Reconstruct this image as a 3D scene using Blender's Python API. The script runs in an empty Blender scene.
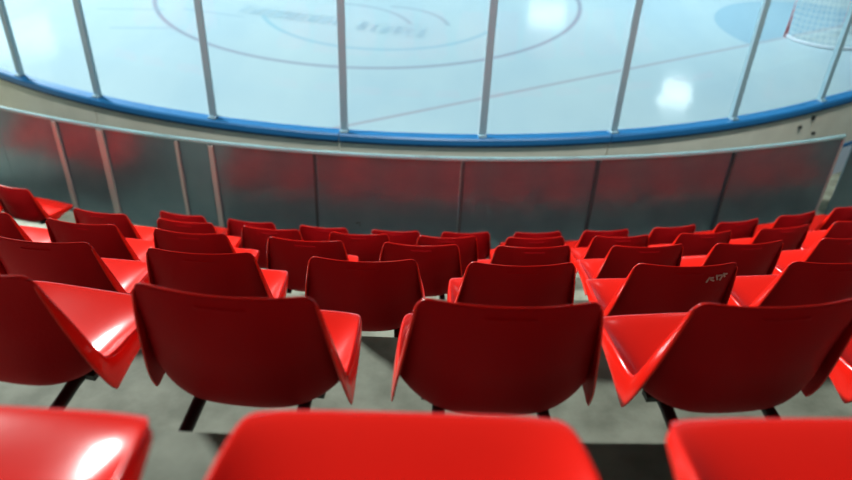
import bpy, bmesh, math, random
from mathutils import Vector, Matrix
random.seed(4)
D = bpy.data
COL = bpy.context.scene.collection
PI = math.pi
rad = math.radians

# ------------------------------------------------------------------ camera, world, lights, exposure
scene = bpy.context.scene
CAM_Z = 4.55
cam_data = D.cameras.new('camera')
cam = D.objects.new('camera', cam_data)
COL.objects.link(cam)
scene.camera = cam
PITCH, ROLL, FPX = rad(34.4525), rad(2.5017), 743.4
fwd = Vector((0, math.cos(PITCH), -math.sin(PITCH)))
up0 = Vector((0, math.sin(PITCH), math.cos(PITCH)))
rt0 = Vector((1, 0, 0))
rt = rt0 * math.cos(ROLL) + up0 * math.sin(ROLL)
up = up0 * math.cos(ROLL) - rt0 * math.sin(ROLL)
M = Matrix((rt, up, -fwd)).transposed().to_4x4()
M.translation = Vector((0, 0, CAM_Z))
cam.matrix_world = M
cam_data.sensor_width = 36
cam_data.lens = FPX / 852 * 36
cam_data.clip_start = 0.02
cam_data.clip_end = 300
cam_data.dof.use_dof = True
cam_data.dof.focus_distance = 2.8
cam_data.dof.aperture_fstop = 1.85

world = D.worlds.new('world')
scene.world = world
world.use_nodes = True
wn = world.node_tree
bg = wn.nodes['Background']                                            # bright hall over the ice, darker over the stand behind
wt = wn.nodes.new('ShaderNodeTexCoord'); ws = wn.nodes.new('ShaderNodeSeparateXYZ'); wm = wn.nodes.new('ShaderNodeMapRange')
wn.links.new(wt.outputs['Generated'], ws.inputs[0]); wn.links.new(ws.outputs[1], wm.inputs[0])
wm.inputs[1].default_value = -.2; wm.inputs[2].default_value = .7; wm.inputs[3].default_value = .012; wm.inputs[4].default_value = .06
wn.links.new(wm.outputs[0], bg.inputs[1])
bg.inputs[0].default_value = (0.55, 0.82, 0.92, 1)

def lamp(x, y, z, power, sx, sy, target, col=(0.93, 1.0, 0.98), spread=180):
    l = D.lights.new('area_lamp', 'AREA')
    l.shape = 'RECTANGLE'; l.size = sx; l.size_y = sy; l.energy = power; l.color = col; l.spread = rad(spread)
    o = D.objects.new('area_lamp', l); COL.objects.link(o)
    o.location = (x, y, z)
    o.rotation_euler = (Vector(target) - Vector((x, y, z))).to_track_quat('-Z', 'Y').to_euler()
    return o
lamp(-15.2, 18.6, 11.4, 7800, 1.7, 0.9, (0, 3.0, 1.5))                 # floodlight over the left of the rink end, throws the seat shadows
lamp(-19.5, 34, 8.2, 22, 2.6, 1.6, (-8, 14, 0))
lamp(6.1, 41, 8.2, 18, 2.0, 1.2, (0, 16, 0))
lamp(10.6, 30.6, 8.2, 20, 1.2, .9, (3.0, 9, 0))
lamp(-2.5, 19, 9.5, 270, 2.2, 1.4, (-1.5, 19.2, 0), (0.80, 0.97, 1.0), 100)
lamp(-9, 22, 9.5, 15, 2.2, 1.4, (-9, 20.2, 0), (0.80, 0.97, 1.0), 100)
lamp(6, 16, 9.5, 400, 2.2, 1.4, (6, 16.2, 0), (0.80, 0.97, 1.0), 100)
lamp(-3.2, 4.2, 8.6, 58, 1.2, .4, (-3.9, 7.4, .8), (0.95, 1.0, 0.96), 75)   # this and the next two: unseen lamps added to brighten the cream boards
lamp(0.2, 3.1, 8.6, 58, 1.2, .4, (0.2, 6.8, .8), (0.95, 1.0, 0.96), 75)
lamp(3.7, 4.3, 8.6, 58, 1.2, .4, (4.2, 8.0, .8), (0.95, 1.0, 0.96), 75)

scene.view_settings.view_transform = 'Standard'
scene.view_settings.look = 'None'
scene.view_settings.gamma = 1
scene.view_settings.use_curve_mapping = False
scene.view_settings.exposure = 0.35

# ------------------------------------------------------------------ helpers
def link_mesh(name, bm, mat, parent=None, smooth=False):
    me = D.meshes.new(name); bm.to_mesh(me); bm.free()
    for p in me.polygons: p.use_smooth = smooth
    me.materials.append(mat)
    o = D.objects.new(name, me); COL.objects.link(o)
    if parent: o.parent = parent
    return o
def thing(name, loc, rz=0):
    o = D.objects.new(name, None); COL.objects.link(o)
    o.location = loc; o.rotation_euler = (0, 0, rz); o.empty_display_size = .1
    return o
def tag(o, label=None, cat=None, group=None, kind=None):
    if label: o['label'] = label
    if cat: o['category'] = cat
    if group: o['group'] = group
    if kind: o['kind'] = kind
    return o
def copy_tree(o, parent=None):
    c = o.copy(); COL.objects.link(c)
    if parent: c.parent = parent
    for ch in [k for k in D.objects if k.parent == o]: copy_tree(ch, c)
    return c
def add_box(bm, c, s, m=None):
    vs = []
    for dx in (-.5, .5):
        for dy in (-.5, .5):
            for dz in (-.5, .5):
                v = Vector((c[0] + dx * s[0], c[1] + dy * s[1], c[2] + dz * s[2]))
                if m: v = m @ v
                vs.append(bm.verts.new(v))
    for f in ((0, 1, 3, 2), (4, 6, 7, 5), (0, 4, 5, 1), (2, 3, 7, 6), (0, 2, 6, 4), (1, 5, 7, 3)):
        bm.faces.new([vs[i] for i in f])
def add_tube(bm, pts, r, n=10, cap=True):
    pts = [Vector(p) for p in pts]; rings = []
    for i, p in enumerate(pts):
        t = (pts[min(i + 1, len(pts) - 1)] - pts[max(i - 1, 0)]).normalized()
        a = t.cross(Vector((0, 0, 1)))
        if a.length < .05: a = t.cross(Vector((1, 0, 0)))
        a.normalize(); b = t.cross(a)
        rings.append([bm.verts.new(p + (a * math.cos(2 * PI * k / n) + b * math.sin(2 * PI * k / n)) * r) for k in range(n)])
    for A, B in zip(rings, rings[1:]):
        for k in range(n): bm.faces.new((A[k], A[(k + 1) % n], B[(k + 1) % n], B[k]))
    if cap: bm.faces.new(rings[0][::-1]); bm.faces.new(rings[-1])
def sweep(bm, path, section):
    """path: list of (x, y, nx, ny) with n = unit outward; section: closed list of (offset along n, z)."""
    rings = [[bm.verts.new((x + nx * o, y + ny * o, z)) for o, z in section] for x, y, nx, ny in path]
    m = len(section)
    for A, B in zip(rings, rings[1:]):
        for k in range(m): bm.faces.new((A[k], A[(k + 1) % m], B[(k + 1) % m], B[k]))
    bm.faces.new(rings[0][::-1]); bm.faces.new(rings[-1])
    bmesh.ops.recalc_face_normals(bm, faces=bm.faces)
def hermite(P, t):
    n = len(P) - 1; x = min(max(t, 0), 1) * n; i = min(int(x), n - 1); f = x - i
    p0, p1, p2, p3 = P[max(i - 1, 0)], P[i], P[i + 1], P[min(i + 2, n)]
    return tuple(.5 * (2 * b + (c - a) * f + (2 * a - 5 * b + 4 * c - d) * f * f + (3 * b - a - 3 * c + d) * f ** 3) for a, b, c, d in zip(p0, p1, p2, p3))

# ------------------------------------------------------------------ materials
def new_mat(name):
    m = D.materials.new(name); m.use_nodes = True
    nt = m.node_tree; return m, nt, nt.nodes['Principled BSDF']
def plain(name, col, rough=.5, metal=0, bump=0, scale=40, coat=0, spec=.5):
    m, nt, b = new_mat(name)
    b.inputs['Base Color'].default_value = (*col, 1); b.inputs['Roughness'].default_value = rough
    b.inputs['Metallic'].default_value = metal; b.inputs['Coat Weight'].default_value = coat
    b.inputs['Specular IOR Level'].default_value = spec
    if bump:
        n = nt.nodes.new('ShaderNodeTexNoise'); n.inputs['Scale'].default_value = scale; n.inputs['Detail'].default_value = 4
        tc = nt.nodes.new('ShaderNodeTexCoord'); nt.links.new(tc.outputs['Object'], n.inputs['Vector'])
        bp = nt.nodes.new('ShaderNodeBump'); bp.inputs['Strength'].default_value = bump; bp.inputs['Distance'].default_value = .01
        nt.links.new(n.outputs['Fac'], bp.inputs['Height']); nt.links.new(bp.outputs[0], b.inputs['Normal'])
    return m
def ramped(name, c0, c1, scale, rough, bump=0, metal=0, detail=6, stretch=(1, 1, 1), lo=.35, hi=.65):
    m, nt, b = new_mat(name)
    tc = nt.nodes.new('ShaderNodeTexCoord'); mp = nt.nodes.new('ShaderNodeMapping'); mp.inputs['Scale'].default_value = stretch
    n = nt.nodes.new('ShaderNodeTexNoise'); n.inputs['Scale'].default_value = scale; n.inputs['Detail'].default_value = detail
    r = nt.nodes.new('ShaderNodeValToRGB'); r.color_ramp.elements[0].position = lo; r.color_ramp.elements[1].position = hi
    r.color_ramp.elements[0].color = (*c0, 1); r.color_ramp.elements[1].color = (*c1, 1)
    nt.links.new(tc.outputs['Object'], mp.inputs[0]); nt.links.new(mp.outputs[0], n.inputs['Vector'])
    nt.links.new(n.outputs['Fac'], r.inputs[0]); nt.links.new(r.outputs[0], b.inputs['Base Color'])
    b.inputs['Roughness'].default_value = rough; b.inputs['Metallic'].default_value = metal
    if bump:
        bp = nt.nodes.new('ShaderNodeBump'); bp.inputs['Strength'].default_value = bump; bp.inputs['Distance'].default_value = .004
        nt.links.new(n.outputs['Fac'], bp.inputs['Height']); nt.links.new(bp.outputs[0], b.inputs['Normal'])
    return m
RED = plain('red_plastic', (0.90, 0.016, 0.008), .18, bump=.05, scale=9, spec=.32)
REDBACK = plain('red_plastic_textured_shaded', (0.47, 0.002, 0.007), .6, bump=.15, scale=160, spec=.1)  # matte rear of the shell; its shade is put into the darker red
STEEL = plain('black_steel', (0.012, 0.014, 0.016), .45)
CONC = ramped('concrete', (0.21, 0.225, 0.17), (0.36, 0.38, 0.30), 7, .8, .5)
CREAM = ramped('board_cream', (0.66, 0.61, 0.50), (0.74, 0.69, 0.57), 3, .4)
BLUE = plain('board_blue', (0.014, 0.145, 0.36), .4)
NAVY = plain('board_dark_strip', (0.01, 0.03, 0.07), .5)
PALE = plain('board_white', (0.55, 0.62, 0.72), .4)
BARR = ramped('barrier_sheet', (0.155, 0.245, 0.30), (0.18, 0.27, 0.325), 4, .36, .08, metal=.8)
RAIL = plain('rail_light', (0.24, 0.42, 0.46), .3, coat=.5)
ALU = plain('post_grey', (0.42, 0.40, 0.39), .4, metal=.3)
SEAM = plain('post_dark', (0.035, 0.05, 0.06), .5)
POST = plain('stanchion_metal', (0.25, 0.40, 0.48), .4, metal=.1)
GOALRED = plain('goal_red', (0.65, 0.02, 0.02), .4)
NET = plain('goal_net', (0.55, 0.6, 0.6), .8)
MARK = plain('scuff_pale', (0.75, 0.50, 0.46), .6)
LOGOBLUE = plain('ice_logo_ink', (0.20, 0.30, 0.37), .5)

def glass_mat():
    m = D.materials.new('rink_glass'); m.use_nodes = True; nt = m.node_tree
    for n in list(nt.nodes): nt.nodes.remove(n)
    out = nt.nodes.new('ShaderNodeOutputMaterial'); mix = nt.nodes.new('ShaderNodeMixShader')
    tr = nt.nodes.new('ShaderNodeBsdfTransparent'); tr.inputs[0].default_value = (0.94, 0.985, 0.99, 1)
    gl = nt.nodes.new('ShaderNodeBsdfGlossy'); gl.inputs['Roughness'].default_value = .03
    lw = nt.nodes.new('ShaderNodeLayerWeight'); lw.inputs[0].default_value = .5
    pw = nt.nodes.new('ShaderNodeMath'); pw.operation = 'POWER'; pw.inputs[1].default_value = 4
    ma = nt.nodes.new('ShaderNodeMath'); ma.operation = 'MULTIPLY_ADD'; ma.inputs[1].default_value = .6; ma.inputs[2].default_value = .015
    nt.links.new(lw.outputs['Facing'], pw.inputs[0]); nt.links.new(pw.outputs[0], ma.inputs[0]); nt.links.new(ma.outputs[0], mix.inputs[0]); nt.links.new(tr.outputs[0], mix.inputs[1]); nt.links.new(gl.outputs[0], mix.inputs[2])
    nt.links.new(mix.outputs[0], out.inputs[0]); return m
GLASS = glass_mat()

# rink frame: goal line direction GD, towards the rink's length GN
GD = Vector((0.862, 0.507, 0)); GN = Vector((-0.507, 0.862, 0))
BC = Vector((-0.326, 16.225, 0)); BR = 9.40                            # corner arc of the boards
GOAL = Vector((7.40, 14.42, 0))
def ice_mat():
    m, nt, b = new_mat('ice')
    N = nt.nodes; L = nt.links
    tc = N.new('ShaderNodeTexCoord'); sep = N.new('ShaderNodeSeparateXYZ'); L.new(tc.outputs['Object'], sep.inputs[0])
    def mth(op, a, bb=None, c=None):
        n = N.new('ShaderNodeMath'); n.operation = op
        for i, v in enumerate((a, bb, c)):
            if v is None: continue
            if isinstance(v, (int, float)): n.inputs[i].default_value = v
            else: L.new(v, n.inputs[i])
        return n.outputs[0]
    X, Y = sep.outputs[0], sep.outputs[1]
    def lin(px, py, d):          # signed coordinate along d from p
        return mth('ADD', mth('MULTIPLY', mth('SUBTRACT', X, px), d[0]), mth('MULTIPLY', mth('SUBTRACT', Y, py), d[1]))
    def dist(px, py):
        a = mth('SUBTRACT', X, px); c = mth('SUBTRACT', Y, py)
        return mth('SQRT', mth('ADD', mth('MULTIPLY', a, a), mth('MULTIPLY', c, c)))
    def band(v, c, w, soft=.02):  # 1 where |v-c| < w
        s = mth('ABSOLUTE', mth('SUBTRACT', v, c))
        n = N.new('ShaderNodeMapRange'); L.new(s, n.inputs[0]); n.inputs[1].default_value = w; n.inputs[2].default_value = w + soft
        n.inputs[3].default_value = 1; n.inputs[4].default_value = 0; return n.outputs[0]
    def mul(*a):
        r = a[0]
        for x in a[1:]: r = mth('MULTIPLY', r, x)
        return r
    def less(v, c): return mth('LESS_THAN', v, c)
    def more(v, c): return mth('GREATER_THAN', v, c)
    noise = N.new('ShaderNodeTexNoise'); noise.inputs['Scale'].default_value = .35; noise.inputs['Detail'].default_value = 5
    mp = N.new('ShaderNodeMapping'); mp.inputs['Scale'].default_value = (1.5, .6, 1); L.new(tc.outputs['Object'], mp.inputs[0]); L.new(mp.outputs[0], noise.inputs['Vector'])
    ramp = N.new('ShaderNodeValToRGB'); L.new(noise.outputs['Fac'], ramp.inputs[0])
    ramp.color_ramp.elements[0].position = .3; ramp.color_ramp.elements[1].position = .7
    ramp.color_ramp.elements[0].color = (0.28, 0.385, 0.455, 1); ramp.color_ramp.elements[1].color = (0.34, 0.435, 0.48, 1)
    cur = ramp.outputs[0]
    def paint(fac, col, k):
        nonlocal cur
        n = N.new('ShaderNodeMix'); n.data_type = 'RGBA'
        L.new(mth('MULTIPLY', fac, k), n.inputs[0]); L.new(cur, n.inputs[6]); n.inputs[7].default_value = (*col, 1); cur = n.outputs[2]
    t = lin(GOAL.x, GOAL.y, GD); nrm = lin(GOAL.x, GOAL.y, GN)
    paint(mul(less(dist(GOAL.x, GOAL.y), 1.9), more(nrm, 0)), (0.14, 0.28, 0.40), .55)            # goal crease
    paint(band(nrm, -.04, .025), (0.25, 0.20, 0.24), .6)                                            # goal line
    paint(band(dist(-1.37, 15.80), 4.33, .035), (0.19, 0.20, 0.27), .75)                             # face-off circle
    inner = mul(band(dist(-1.05, 14.68), 2.34, .035), less(Y, 13.9))
    paint(inner, (0.16, 0.33, 0.43), .6)                                                            # arc under the logo
    for px, py, dx, dy, ln, w in ((-5.75, 13.9, .97, .1, .6, .03), (-5.2, 12.9, .98, .12, .55, .03), (-4.2, 13.9, .93, -.25, .6, .03)):
        a = lin(px, py, (dx, dy)); c = lin(px, py, (-dy, dx))
        paint(mul(band(a, 0, ln), band(c, 0, w)), (0.20, 0.30, 0.38), .5)
    for cx_, cy_, r_ in ((-1.9, 13.3, 1.5), (-.9, 13.6, 1.15)):                                      # curved strokes of the centre emblem
        a = band(dist(cx_, cy_), r_, .035)
        paint(mul(a, more(Y, 13.75), more(X, cx_), less(Y, 15.2)), (0.20, 0.24, 0.30), .55)
    L.new(cur, b.inputs['Base Color'])
    b.inputs['Roughness'].default_value = .10; b.inputs['Specular IOR Level'].default_value = .28
    rn = N.new('ShaderNodeTexNoise'); rn.inputs['Scale'].default_value = 1.3; L.new(mp.outputs[0], rn.inputs['Vector'])
    bp = N.new('ShaderNodeBump'); bp.inputs['Strength'].default_value = .12; bp.inputs['Distance'].default_value = .03
    L.new(rn.outputs['Fac'], bp.inputs['Height']); L.new(bp.outputs[0], b.inputs['Normal'])
    return m
ICE = ice_mat()

# ------------------------------------------------------------------ setting: ice, stepped concrete stand
# rink outline (inner face of boards), starting on the end boards at the right, then the near corner, left side, far end
def rink_path(step=.25):
    out = []
    A = BC - GN * BR                                                   # arc meets the end boards
    W = 2 * ((GOAL - BC).dot(GD))                                      # straight part of the end boards
    LEN = 42.0
    cs = [BC + GD * W, BC, BC + GN * LEN, BC + GN * LEN + GD * W]
    dirs = [(GD, -GN), (-GN, -GD), (-GD, GN), (GN, GD)]                # each corner turns from a to b
    for c, (a, bb) in zip(cs, dirs):
        n = 26
        for i in range(n + 1):
            th = PI / 2 * i / n
            nn = a * math.cos(th) + bb * math.sin(th)
            out.append((c.x + nn.x * BR, c.y + nn.y * BR, nn.x, nn.y))
    return out
RP = rink_path()
bm = bmesh.new()
bm.faces.new([bm.verts.new((x, y, 0)) for x, y, _, _ in RP])
bmesh.ops.recalc_face_normals(bm, faces=bm.faces)
for f in bm.faces:
    if f.normal.z < 0: f.normal_flip()
tag(link_mesh('floor_ice', bm, ICE), kind='structure')

SC = Vector((-0.4, 18.4, 0))                                           # centre of the curved rows
ROW_R = {0: 18.13, 1: 17.15, 2: 16.135, 3: 15.107, 4: 14.09, 5: 13.085}
def top_z(k): return CAM_Z - .373 - .636 * k
SEAT_H = .84
def tread_z(k): return top_z(k) - SEAT_H
EDGE = .80
bm = bmesh.new()
rows = list(range(-3, 6))
def rr(k): return ROW_R[k] if k > 0 else 18.17 - 1.02 * k
sec = []                                                                # (radius, z) from inside to outside
sec.append((9.42 + 2.2, tread_z(5)))
for k in range(5, -4, -1):
    if k < 5: sec += [(rr(k) - EDGE, tread_z(k + 1)), (rr(k) - EDGE, tread_z(k))]
sec.append((rr(-3) + 1.5, tread_z(-3)))
prev = None
A0, A1, NS = rad(-42), rad(42), 84
for i in range(NS + 1):
    a = A0 + (A1 - A0) * i / NS
    ring = [bm.verts.new((SC.x + math.sin(a) * r, SC.y - math.cos(a) * r, z)) for r, z in sec]
    if prev:
        for j in range(len(sec) - 1): bm.faces.new((prev[j], ring[j], ring[j + 1], prev[j + 1]))
    prev = ring
bmesh.ops.recalc_face_normals(bm, faces=bm.faces)
tag(link_mesh('floor', bm, CONC), kind='structure')
# walkway strip between the barrier and the boards, lying low beside the rink
bm = bmesh.new(); prev = None
path = [p for p in RP[27 - 6:27 + 27 + 6]]
bm2 = bmesh.new()
for (x, y, nx, ny) in path:
    ring = [bm2.verts.new((x + nx * o, y + ny * o, -.02)) for o in (.0, 3.4)]
    if prev: bm2.faces.new((prev[0], prev[1], ring[1], ring[0]))
    prev = ring
bm.free()
tag(link_mesh('floor_walkway', bm2, CONC), kind='structure')

# ------------------------------------------------------------------ dasher boards and glass round the near corner
def arc_pts(C, r, a0, a1, n):
    return [(C.x + math.sin(a) * r, C.y - math.cos(a) * r, math.sin(a), -math.cos(a)) for a in [a0 + (a1 - a0) * i / n for i in range(n + 1)]]
A_END = math.atan2(GD.y * 0 + .507, .862)                               # arc ends where the end boards start
def bang(x, y): return math.atan2(x - BC.x, -(y - BC.y))
st = [bang(*p) for p in ((-4.94, 8.16), (-3.78, 7.76), (-2.39, 7.31), (-.97, 7.04), (.49, 7.07), (1.92, 7.33), (3.35, 7.85))]
dA = (st[-1] - st[0]) / 6
st = [st[0] + dA * i for i in range(-4, 0)] + st
st = [.035 + (a - .035) * .942 for a in st]; dA *= .942                             # stanchion angles on the arc
def boards_point(a, s=0):
    """a: angle on the arc; past the arc's end the boards run straight."""
    if a <= A_END: return (BC.x + math.sin(a) * BR, BC.y - math.cos(a) * BR, math.sin(a), -math.cos(a))
    e = (BC.x + math.sin(A_END) * BR, BC.y - math.cos(A_END) * BR)
    l = (a - A_END) * BR
    return (e[0] + GD.x * l, e[1] + GD.y * l, -GN.x, -GN.y)
st += [st[-1] + dA * i for i in range(1, 8)]
TOPB = 1.10
def seg(a0, a1, n=8): return [boards_point(a0 + (a1 - a0) * i / n) for i in range(n + 1)]
where = {0: 'far left, round the curve', 1: 'far left, round the curve'}
NB = {}
names = ['beyond the left edge of the stand', 'at the left end of the curve', 'left of the blue-capped middle', 'in the middle, just behind the centre barrier panels',
         'right of the middle, above the right barrier panels', 'at the right with dark latch bolts', 'past the latch bolts towards the goal', 'furthest right beside the goal']
bi = 0
for i in range(1, len(st) - 2, 2):
    a0, a1 = st[i], st[i + 2]; am = (a0 + a1) / 2
    x, y, nx, ny = boards_point(am)
    root = thing('dasher_board', (x, y, -.02))
    lab = names[bi] if bi < len(names) else 'far end'
    tag(root, 'cream dasher board with blue top cap, ' + lab, 'rink board', 'dasher boards round the rink corner')
    g = .006 / BR
    P = [(px - x, py - y, n1, n2) for px, py, n1, n2 in seg(a0 + g, a1 - g, 12)]
    b = bmesh.new(); sweep(b, P, [(-.03, 0), (-.03, TOPB - .01), (.03, TOPB - .01), (.03, 0)]); link_mesh('board_face', b, CREAM, root)
    b = bmesh.new(); sweep(b, P, [(-.07, TOPB - .0), (-.07, TOPB + .055), (-.055, TOPB + .07), (.055, TOPB + .07), (.07, TOPB + .055), (.07, TOPB)]); link_mesh('top_cap', b, BLUE, root)
    b = bmesh.new(); sweep(b, P, [(-.05, TOPB - .03), (-.05, TOPB), (.06, TOPB), (.06, TOPB - .03)]); link_mesh('under_cap_strip', b, NAVY, root)  # narrow dark strip under the top cap
    b = bmesh.new(); sweep(b, P, [(.031, -.0 + .02), (.031, .42), (.040, .42), (.040, .02)]); link_mesh('lower_sheet', b, PALE, root)
    b = bmesh.new(); sweep(b, P, [(.031, .42), (.031, .47), (.045, .47), (.045, .42)]); link_mesh('stripe', b, BLUE, root)
    if bi == 4 or bi == 5:
        pass
    NB[bi] = root
    bi += 1
# dark latch bolts on the board at the right
for (px, py, pz, h) in ((4.29, 8.095, .842, .03), (4.459, 8.192, .921, .05), (4.553, 8.249, .70, .03)):
    best = min(NB.values(), key=lambda o: (o.location.x - px) ** 2 + (o.location.y - py) ** 2)
    b = bmesh.new()
    v = Vector((px - BC.x, py - BC.y, 0)).normalized()
    c = BC + v * (BR + .045)
    m = Matrix.Translation((c.x - best.location.x, c.y - best.location.y, pz + .02)) @ Matrix.Rotation(math.atan2(v.x, -v.y), 4, 'Z')
    add_box(b, (-.05, 0, .05), (.035, .03, h), m)
    link_mesh('latch_bolt', b, STEEL, best)
def glass_unit(root, i):
    X, Y = root.location.x, root.location.y
    b = bmesh.new()
    P = [(px - X, py - Y, n1, n2) for px, py, n1, n2 in seg(st[i] + .087 / BR, st[i + 1] - .008 / BR, 6)]
    sweep(b, P, [(-.006, TOPB + .07), (-.006, TOPB + 1.9), (.006, TOPB + 1.9), (.006, TOPB + .07)])
    o = link_mesh('glass_pane', b, GLASS, root)
    x, y, nx, ny = boards_point(st[i] + .048 / BR)
    b = bmesh.new()
    m = Matrix.Translation((x - X, y - Y, TOPB + .07)) @ Matrix.Rotation(math.atan2(nx, -ny), 4, 'Z')
    add_box(b, (0, 0, .92), (.075, .02, 1.84), m); add_box(b, (0, .03, .9), (.03, .05, 1.8), m); add_box(b, (0, 0, .012), (.085, .08, .02), m)
    bmesh.ops.bevel(b, geom=b.edges[:], offset=.003, segments=1, affect='EDGES')
    link_mesh('stanchion', b, POST, root)
for k, root in NB.items():
    glass_unit(root, 1 + 2 * k); glass_unit(root, 2 + 2 * k)
# far boards for the rest of the rink
bm = bmesh.new()
sweep(bm, RP[54:] + RP[:6], [(-.03, -.02), (-.03, 1.12), (.03, 1.12), (.03, -.02)])
tag(link_mesh('wall_far_boards', bm, PALE), kind='structure')

# lettering on the ice: blurred, unreadable from here; drawn as short painted strokes on an arc
b = bmesh.new()
nstroke = 0
def stroke(cx, cy, ang, w, h):
    global nstroke
    nstroke += 1
    m = Matrix.Translation((cx, cy, .002 + .0003 * (nstroke % 9))) @ Matrix.Rotation(ang, 4, 'Z')
    vs = [b.verts.new(m @ Vector(p)) for p in ((-w / 2, -h / 2, 0), (w / 2, -h / 2, 0), (w / 2, h / 2, 0), (-w / 2, h / 2, 0))]
    f = b.faces.new(vs)
def letters(p0, p1, n, sag, skip=()):
    p0, p1 = Vector(p0), Vector(p1); d = p1 - p0; ang = math.atan2(d.y, d.x)
    for i in range(n):
        if i in skip: continue
        t = (i + .5) / n; c = p0 + d * t + Vector((math.sin(ang), -math.cos(ang))) * sag * 4 * t * (1 - t)
        w = d.length / n * .68; h = .42
        a = ang + sag * .4 * (t - .5); R_ = Matrix.Rotation(a, 2)
        shape = random.choice(('H', 'E', 'P', 'O', 'T'))
        parts = {'H': [(-1, 0, .07, h), (1, 0, .07, h), (0, 0, w, .07)], 'E': [(-1, 0, .07, h), (0, .45, w, .07), (0, 0, w, .06), (0, -.45, w, .07)],
                 'P': [(1, 0, .07, h), (0, -.45, w, .07), (0, 0, w, .07), (-1, -.22, .07, h * .5)], 'O': [(-1, 0, .07, h), (1, 0, .07, h), (0, .45, w, .07), (0, -.45, w, .07)],
                 'T': [(0, 0, .08, h), (0, -.45, w, .08)]}[shape]
        for ux, uy, ww, hh in parts:
            q = c + R_ @ Vector((ux * (w / 2 - .035), uy * h)); stroke(q.x, q.y, a, ww, hh)
letters((-3.75, 14.25), (-1.72, 13.70), 9, .05)
letters((-1.45, 13.55), (-.12, 13.32), 6, .04)
floor_ice = D.objects['floor_ice']
o = link_mesh('ice_lettering', b, LOGOBLUE, floor_ice)

# ------------------------------------------------------------------ goal
root = thing('hockey_goal', (GOAL.x, GOAL.y, 0), math.atan2(GD.y, GD.x))
tag(root, 'red framed hockey goal with white net at the far right of the ice', 'hockey goal')
b = bmesh.new(); add_tube(b, [(-.885, 0, 0), (-.885, 0, 1.22), (.885, 0, 1.22), (.885, 0, 0)], .033, 12); 
link_mesh('goal_frame', b, GOALRED, root, True)
b = bmesh.new()
base = [(-.885, 0, .03)] + [(-.95 * math.cos(PI * t / 12), -.25 - .85 * math.sin(PI * t / 12), .03) for t in range(13)] + [(.885, 0, .03)]
add_tube(b, base, .025, 8); link_mesh('base_frame', b, PALE, root, True)
b = bmesh.new()
toph = [(-.885 + 1.77 * i / 14, -.45 * math.sin(PI * i / 14) ** .5 if 0 < i < 14 else 0, 1.22) for i in range(15)]
cols = []
for i in range(29):
    t = i / 28
    def samp(L, t):
        x = t * (len(L) - 1); k = min(int(x), len(L) - 2); f = x - k
        return Vector(L[k]).lerp(Vector(L[k + 1]), f)
    p, q = samp(base, t), samp(toph, t); cols.append([p.lerp(q, j / 12) for j in range(13)])
for c in cols: add_tube(b, c, .0035, 4, False)
for j in range(0, 13): add_tube(b, [c[j] for c in cols], .0035, 4, False)
for i in range(1, 14):
    add_tube(b, [toph[i], (toph[i][0], 0, 1.22)], .0035, 4, False)
link_mesh('net', b, NET, root)

# ------------------------------------------------------------------ barrier at the foot of the stand
QC = Vector((-0.31, 18.61, 0)); QR = 12.45
Z0, Z1 = tread_z(5), CAM_Z - 3.28
def qa(x, y): return math.atan2(x - QC.x, -(y - QC.y))
tops = {'A': (-3.72, 6.64), 'B': (-3.22, 6.52), 'C': (-2.42, 6.35), 'D': (-2.15, 6.30), 'E': (-1.06, 6.18), 'F': (.30, 6.18), 'G': (1.64, 6.30), 'H': (2.98, 6.60), 'I': (4.27, 7.03)}
an = {k: qa(*v) for k, v in tops.items()}
an['B'] -= .045 / QR; an['D'] += .035 / QR
gap = .17 / QR
bounds = [(an['B'] - .19, an['B'] - .10), (an['B'] - .10, an['B']), (an['B'], an['D']), (an['D'], an['E']), (an['E'], an['F']), (an['F'], an['G']), (an['G'], an['H']), (an['H'], an['I']), (an['I'] + gap, an['I'] + gap + .115), (an['I'] + gap + .118, an['I'] + gap + .235)]
blab = ['beyond the left end', 'behind the lone seat at the left', 'between the two pairs of grey posts', 'left of the middle, right of the paired posts', 'centre-left, with a small dark scuff low down',
        'in the centre behind the middle seats', 'right of the centre', 'last one before the bright gap at right', 'first one right of the bright gap', 'beyond the right edge']
panels = []
for (a0, a1), lb in zip(bounds, blab):
    am = (a0 + a1) / 2; x, y = QC.x + math.sin(am) * QR, QC.y - math.cos(am) * QR
    root = thing('barrier_panel', (x, y, Z0))
    tag(root, 'dark grey glossy barrier panel, ' + lb, 'barrier', 'barrier panels at the foot of the stand')
    P = [(px - x, py - y, nx, ny) for px, py, nx, ny in arc_pts(QC, QR, a0 + .0015 / QR, a1 - .0015 / QR, 10)]
    b = bmesh.new(); sweep(b, P, [(-.006, .0), (-.006, Z1 - Z0 - .03), (.006, Z1 - Z0 - .03), (.006, 0)]); o = link_mesh('sheet', b, BARR, root, True)
    o.data.set_sharp_from_angle(angle=rad(40))
    b = bmesh.new(); sweep(b, P, [(-.018, Z1 - Z0 - .03), (-.018, Z1 - Z0 - .005), (-.010, Z1 - Z0), (.010, Z1 - Z0), (.018, Z1 - Z0 - .005), (.018, Z1 - Z0 - .03)]); link_mesh('top_rail', b, RAIL, root)
    panels.append((am, root))
    if lb.startswith('centre-left'):
        b = bmesh.new(); a = an['E'] + (an['F'] - an['E']) * .28
        p = Vector((QC.x + math.sin(a) * (QR + .009) - x, QC.y - math.cos(a) * (QR + .009) - y, .34))
        add_box(b, (0, 0, 0), (.045, .004, .008), Matrix.Translation(p) @ Matrix.Rotation(a, 4, 'Z') @ Matrix.Rotation(-.2, 4, 'Y'))
        add_box(b, (.02, 0, -.03), (.02, .004, .006), Matrix.Translation(p) @ Matrix.Rotation(a, 4, 'Z'))
        link_mesh('scuff', b, STEEL, root)
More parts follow.
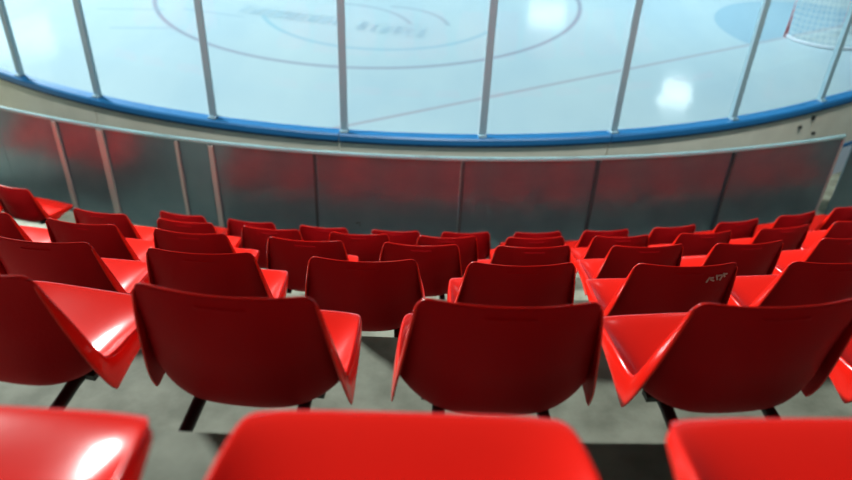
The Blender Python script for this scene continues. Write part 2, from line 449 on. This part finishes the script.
plab = {'A': ('broad pale', 'leftmost, above the lone seat', .055), 'B': ('broad pale', 'second from the left', .075), 'C': ('slim pale', 'left one of the middle-left pair', .035), 'D': ('broad pale', 'right one of the middle-left pair', .05),
        'E': ('slim grey', 'above the seats left of centre', .022), 'F': ('slim grey', 'at the centre of the barrier', .022), 'G': ('slim grey', 'right of the centre', .026), 'H': ('slim grey', 'second from the right end', .028), 'I': ('slim pale', 'at the bright gap on the right', .02)}
for k, (d, lb, w) in plab.items():
    a = an[k]; r = QR + .02
    pa, root = min(panels, key=lambda q: abs(q[0] - a))
    if k not in 'AC': a += math.copysign((w / 2 + .012) / QR, pa - a)      # stands just inside its own panel's edge
    b = bmesh.new()
    add_box(b, (0, 0, (Z1 - Z0) / 2 - .02), (w, .022, Z1 - Z0 - .04))
    bmesh.ops.bevel(b, geom=b.edges[:], offset=.004, segments=2, affect='EDGES')
    add_box(b, (0, -.0, .005), (w + .008, .05, .01))
    o = link_mesh('post', b, ALU if 'pale' in d else SEAM, root); o.location = (QC.x + math.sin(a) * r - root.location.x, QC.y - math.cos(a) * r - root.location.y, 0); o.rotation_euler.z = a
    tag(o, '%s upright post' % d)

# ------------------------------------------------------------------ the seat
# stations from the back's top over the bend to the front lip: centre (y, z), edge (y, z), half width
CEN = [(-.030, .840), (-.032, .760), (-.026, .670), (-.012, .580), (.002, .490), (.042, .438), (.120, .428), (.210, .428), (.310, .426), (.400, .420), (.455, .408), (.470, .386)]
EDG = [(.000, .840), (.018, .772), (.042, .700), (.064, .632), (.086, .560), (.112, .508), (.150, .492), (.215, .482), (.305, .462), (.390, .438), (.446, .412), (.460, .390)]
WID = [(.198, 2.0), (.209, 2.0), (.219, 2.2), (.228, 2.5), (.238, 3.0), (.2415, 3.5), (.243, 4.0), (.242, 4.2), (.237, 4.6), (.229, 5), (.220, 5), (.214, 4)]
def shell_mesh():
    b = bmesh.new()
    us = [-1, -.985, -.955, -.91, -.85, -.77, -.66, -.53, -.4, -.2, 0, .2, .4, .53, .66, .77, .85, .91, .955, .985, 1]
    nv = 46
    grid = []
    sV = 5.0 / 11
    for u in us:
        w = .2; r = .024
        over = (abs(u) * w - (w - r)) / r
        s0 = 0.04 * (1 - math.sqrt(max(0, 1 - over ** 2))) if over > 0 else 0
        w = .23; r = .06; over = (abs(u) * w - (w - r)) / r
        s1 = 0.13 * (1 - math.sqrt(max(0, 1 - over ** 2))) if over > 0 else 0
        col = []
        for j in range(nv + 1):
            s = s0 + (1 - s1 - s0) * j / nv
            c = hermite(CEN, s); e = hermite(EDG, s); w, p = hermite(WID, s)
            k = abs(u) ** p
            col.append((Vector((u * w, c[0] + (e[0] - c[0]) * k, c[1] + (e[1] - c[1]) * k)), s))
        grid.append(col)
    V = [[b.verts.new(p) for p, s in col] for col in grid]
    for i in range(len(us) - 1):
        for j in range(nv): b.faces.new((V[i][j], V[i][j + 1], V[i + 1][j + 1], V[i + 1][j]))
    # side skirts, deepest at the bend
    for side, col, vv in ((-1, grid[0], V[0]), (1, grid[-1], V[-1])):
        prev = vv
        for lvl in (.22, .6, 1.0):
            cur = []
            for (p, s) in col:
                d = s - sV
                t = max(0, 1 - abs(d) / (.44 if d < 0 else .50))
                t = t ** 1.2
                dep = .008 + .099 * t
                bk = min(1, max(0, -d / .30)) * .55 + .12
                cur.append(b.verts.new(p + Vector((side * (.002 + .014 * lvl * t), -dep * lvl * bk, -dep * lvl * math.sqrt(1 - bk * bk)))))
            for j in range(nv):
                q = (prev[j], prev[j + 1], cur[j + 1], cur[j])
                b.faces.new(q if side < 0 else q[::-1])
            prev = cur
    bmesh.ops.recalc_face_normals(b, faces=b.faces)
    b.faces.ensure_lookup_table(); b.normal_update()
    mid = min(b.faces, key=lambda f: (f.calc_center_median() - Vector((0, .25, .43))).length)
    if mid.normal.z < 0: bmesh.ops.reverse_faces(b, faces=b.faces[:])
    return b
def grip_mesh():
    b = bmesh.new()
    for u in range(-5, 5):
        pass
    n = 12; rows_ = []
    for i in range(n + 1):
        x = -.062 + .124 * i / n; k = (abs(x) / .205) ** 2
        y = -.031 + .03 * k
        f = 1 if 0 < i < n else .2
        rows_.append([b.verts.new((x, y - .001, .812)), b.verts.new((x, y - .0075 * f, .809)), b.verts.new((x, y - .0075 * f, .803)), b.verts.new((x, y - .001, .799))])
    for A, B in zip(rows_, rows_[1:]):
        for j in range(3): b.faces.new((A[j], B[j], B[j + 1], A[j + 1]))
    bmesh.ops.recalc_face_normals(b, faces=b.faces)
    return b
def make_seat():
    root = thing('stadium_seat', (0, 0, 0))
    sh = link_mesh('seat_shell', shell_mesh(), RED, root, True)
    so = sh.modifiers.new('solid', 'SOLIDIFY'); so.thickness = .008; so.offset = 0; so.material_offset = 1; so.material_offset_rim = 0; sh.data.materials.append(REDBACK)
    sb = sh.modifiers.new('sub', 'SUBSURF'); sb.levels = 1; sb.render_levels = 1
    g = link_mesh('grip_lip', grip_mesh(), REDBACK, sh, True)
    for s in (-1, 1):
        b = bmesh.new()
        add_tube(b, [(s * .135, .33, .398), (s * .135, .10, .400), (s * .138, .03, .394), (s * .140, -.205, .385)], .017, 12)
        link_mesh('support_arm', b, STEEL, root, True).data.set_sharp_from_angle(angle=rad(45))
        b = bmesh.new()
        add_box(b, (s * .140, -.209, .385), (.07, .012, .11))
        bmesh.ops.bevel(b, geom=b.edges[:], offset=.002, segments=1, affect='EDGES')
        link_mesh('wall_plate', b, STEEL, root)
    b = bmesh.new()
    add_box(b, (0, .14, .402), (.36, .035, .020)); add_box(b, (0, .30, .402), (.32, .035, .014))
    add_box(b, (-.135, .225, .400), (.03, .17, .012)); add_box(b, (.135, .225, .400), (.03, .17, .012))
    bmesh.ops.bevel(b, geom=b.edges[:], offset=.002, segments=1, affect='EDGES')
    link_mesh('seat_bracket', b, STEEL, root)
    return root
def moulded_mark(seat):
    shell = [c for c in D.objects if c.parent == seat and c.name.startswith('seat_shell')][0]
    b = bmesh.new()
    for k, (x, w) in enumerate(((-.022, .010), (-.008, .006), (.006, .010), (.022, .010))):
        add_box(b, (.07 + x, .362 + .004 * (k % 2), .4236), (w, .014, .002))
    add_box(b, (.07, .385, .4226), (.05, .004, .0016))
    bmesh.ops.bevel(b, geom=b.edges[:], offset=.0007, segments=2, affect='EDGES')
    link_mesh('moulded_mark', b, RED, shell, True)
proto = make_seat()
first = True
def place(k, ang_deg, label, rot=None, grp=None, dr=0):
    global first
    o = proto if first else copy_tree(proto)
    first = False
    a = rad(ang_deg); r = ROW_R[k] + dr
    o.location = (SC.x + math.sin(a) * r, SC.y - math.cos(a) * r, tread_z(k) + .001)
    o.rotation_euler = (0, 0, rad(rot) if rot is not None else a)
    tag(o, label, 'stadium seat', grp)
    return o
ordn = ['leftmost', 'second', 'third', 'fourth', 'fifth', 'sixth', 'seventh', 'eighth', 'ninth', 'tenth', 'eleventh', 'twelfth']
def lab(i, n, row):
    if i == 0: return 'red plastic seat, leftmost in ' + row
    if i == n - 1: return 'red plastic seat, rightmost in ' + row
    return 'red plastic seat, %s from the left in %s' % (ordn[i], row)
# nearest row: only the pans' fronts show
R0 = [(-.61, None), (1.25, None), (3.16, None)]
marked = []
for i, (a, r) in enumerate(R0):
    o = place(0, a, ['glossy red seat pan cut off at the lower left corner, with moulded mark', 'large red seat pan at the bottom middle, nearest the camera', 'red seat pan cut off at the lower right corner'][i], grp='seats of the nearest row', dr=(.018, 0, 0)[i])
    if i == 0: marked.append(o)
R1 = [(-2.20, -9.5, -.038), (-.12, -3.8, -.004), (1.97, 2.0, 0), (4.01, 7.5, -.012), (6.05, 8.5, -.012)]
L1 = ['large red seat at the left edge with a white glare on its pan', 'large red seat back facing the camera, left of the middle', 'large red seat back facing the camera, just right of the middle', 'large red seat back at the right, slanted, its pan bare at left', 'red seat almost wholly cut off by the right edge']
for (a, r, dr), l in zip(R1, L1):
    o = place(1, a, l, r, 'seats of the second nearest row', dr)
    if 'left edge' in l: marked.append(o)
R2 = [-3.83, -1.61, .59, 2.73, 5.0, 7.2]
for i, a in enumerate(R2):
    l = lab(i, 6, 'the third row from the bottom')
    if i == 4: l = 'red seat with a pale scrawled mark on its back, third row from the bottom'
    o = place(2, a, l, (a + [0, 1, 1, .6, .2, 0][i]), 'seats of the third row from the bottom')
    if i == 4:
        b = bmesh.new()
        for (x, z, w, h, t) in ((.085, .775, .006, .026, .5), (.098, .782, .022, .006, .2), (.104, .770, .022, .006, .5), (.122, .780, .006, .028, -.4), (.132, .788, .020, .006, .1), (.142, .776, .006, .026, .3), (.152, .786, .006, .024, -.5), (.158, .79, .018, .006, .2)):
            y = -.031 + .042 * (x / .209) ** 2 - .006
            add_box(b, (0, 0, 0), (w, .003, h), Matrix.Translation((x, y, z)) @ Matrix.Rotation(.35, 4, 'Z') @ Matrix.Rotation(t, 4, 'Y'))
        link_mesh('scrawled_mark', b, MARK, [c for c in D.objects if c.parent == o and c.name.startswith('seat_shell')][0])
R3 = [-8.03, -5.68, -3.35, -.95, 1.42, 3.74, 6.16, 8.40, 10.8]
for i, a in enumerate(R3): place(3, a, lab(i, 9, 'the fourth row from the bottom'), a + random.uniform(-.5, .9), 'seats of the fourth row from the bottom')
R4 = [-7.93, -5.34, -2.83, -.29, 2.24, 4.78, 7.32, 9.91, 12.49, 15.0]
for i, a in enumerate(R4): place(4, a, lab(i, 10, 'the fifth row from the bottom'), a + random.uniform(-.5, .9), 'seats of the fifth row from the bottom')
R5 = [-7.65, -4.93, -2.14, .59, 3.25, 6.01, 8.70, 11.50, 14.28, 16.99, 19.7]
for i, a in enumerate(R5): place(5, a, lab(i, 11, 'the row along the barrier') , a + random.uniform(-.8, 1.2), 'seats of the row along the barrier')
place(5, -15.1, 'lone red seat at the far left beyond the aisle, by the barrier', -15.5)

for o in marked: moulded_mark(o)

# the next section beyond the aisle at the left and the rows' continuation at the right
for k, angs in ((5, (-17.8, -20.5)), (4, (-15.2, -17.7, -20.2)), (3, (-16.2, -18.5)), (5, (22.4,)), (4, (17.5,))):
    side = 'left across the aisle' if angs[0] < 0 else 'right past the frame edge'
    rown = {5: 'row along barrier', 4: 'second row from barrier', 3: 'third row from barrier'}[k]
    for j, a in enumerate(angs):
        place(k, a, 'red plastic seat far %s, %s in %s' % (side, ('nearest', 'next', 'third')[j], rown), grp='seats beyond the frame edges')
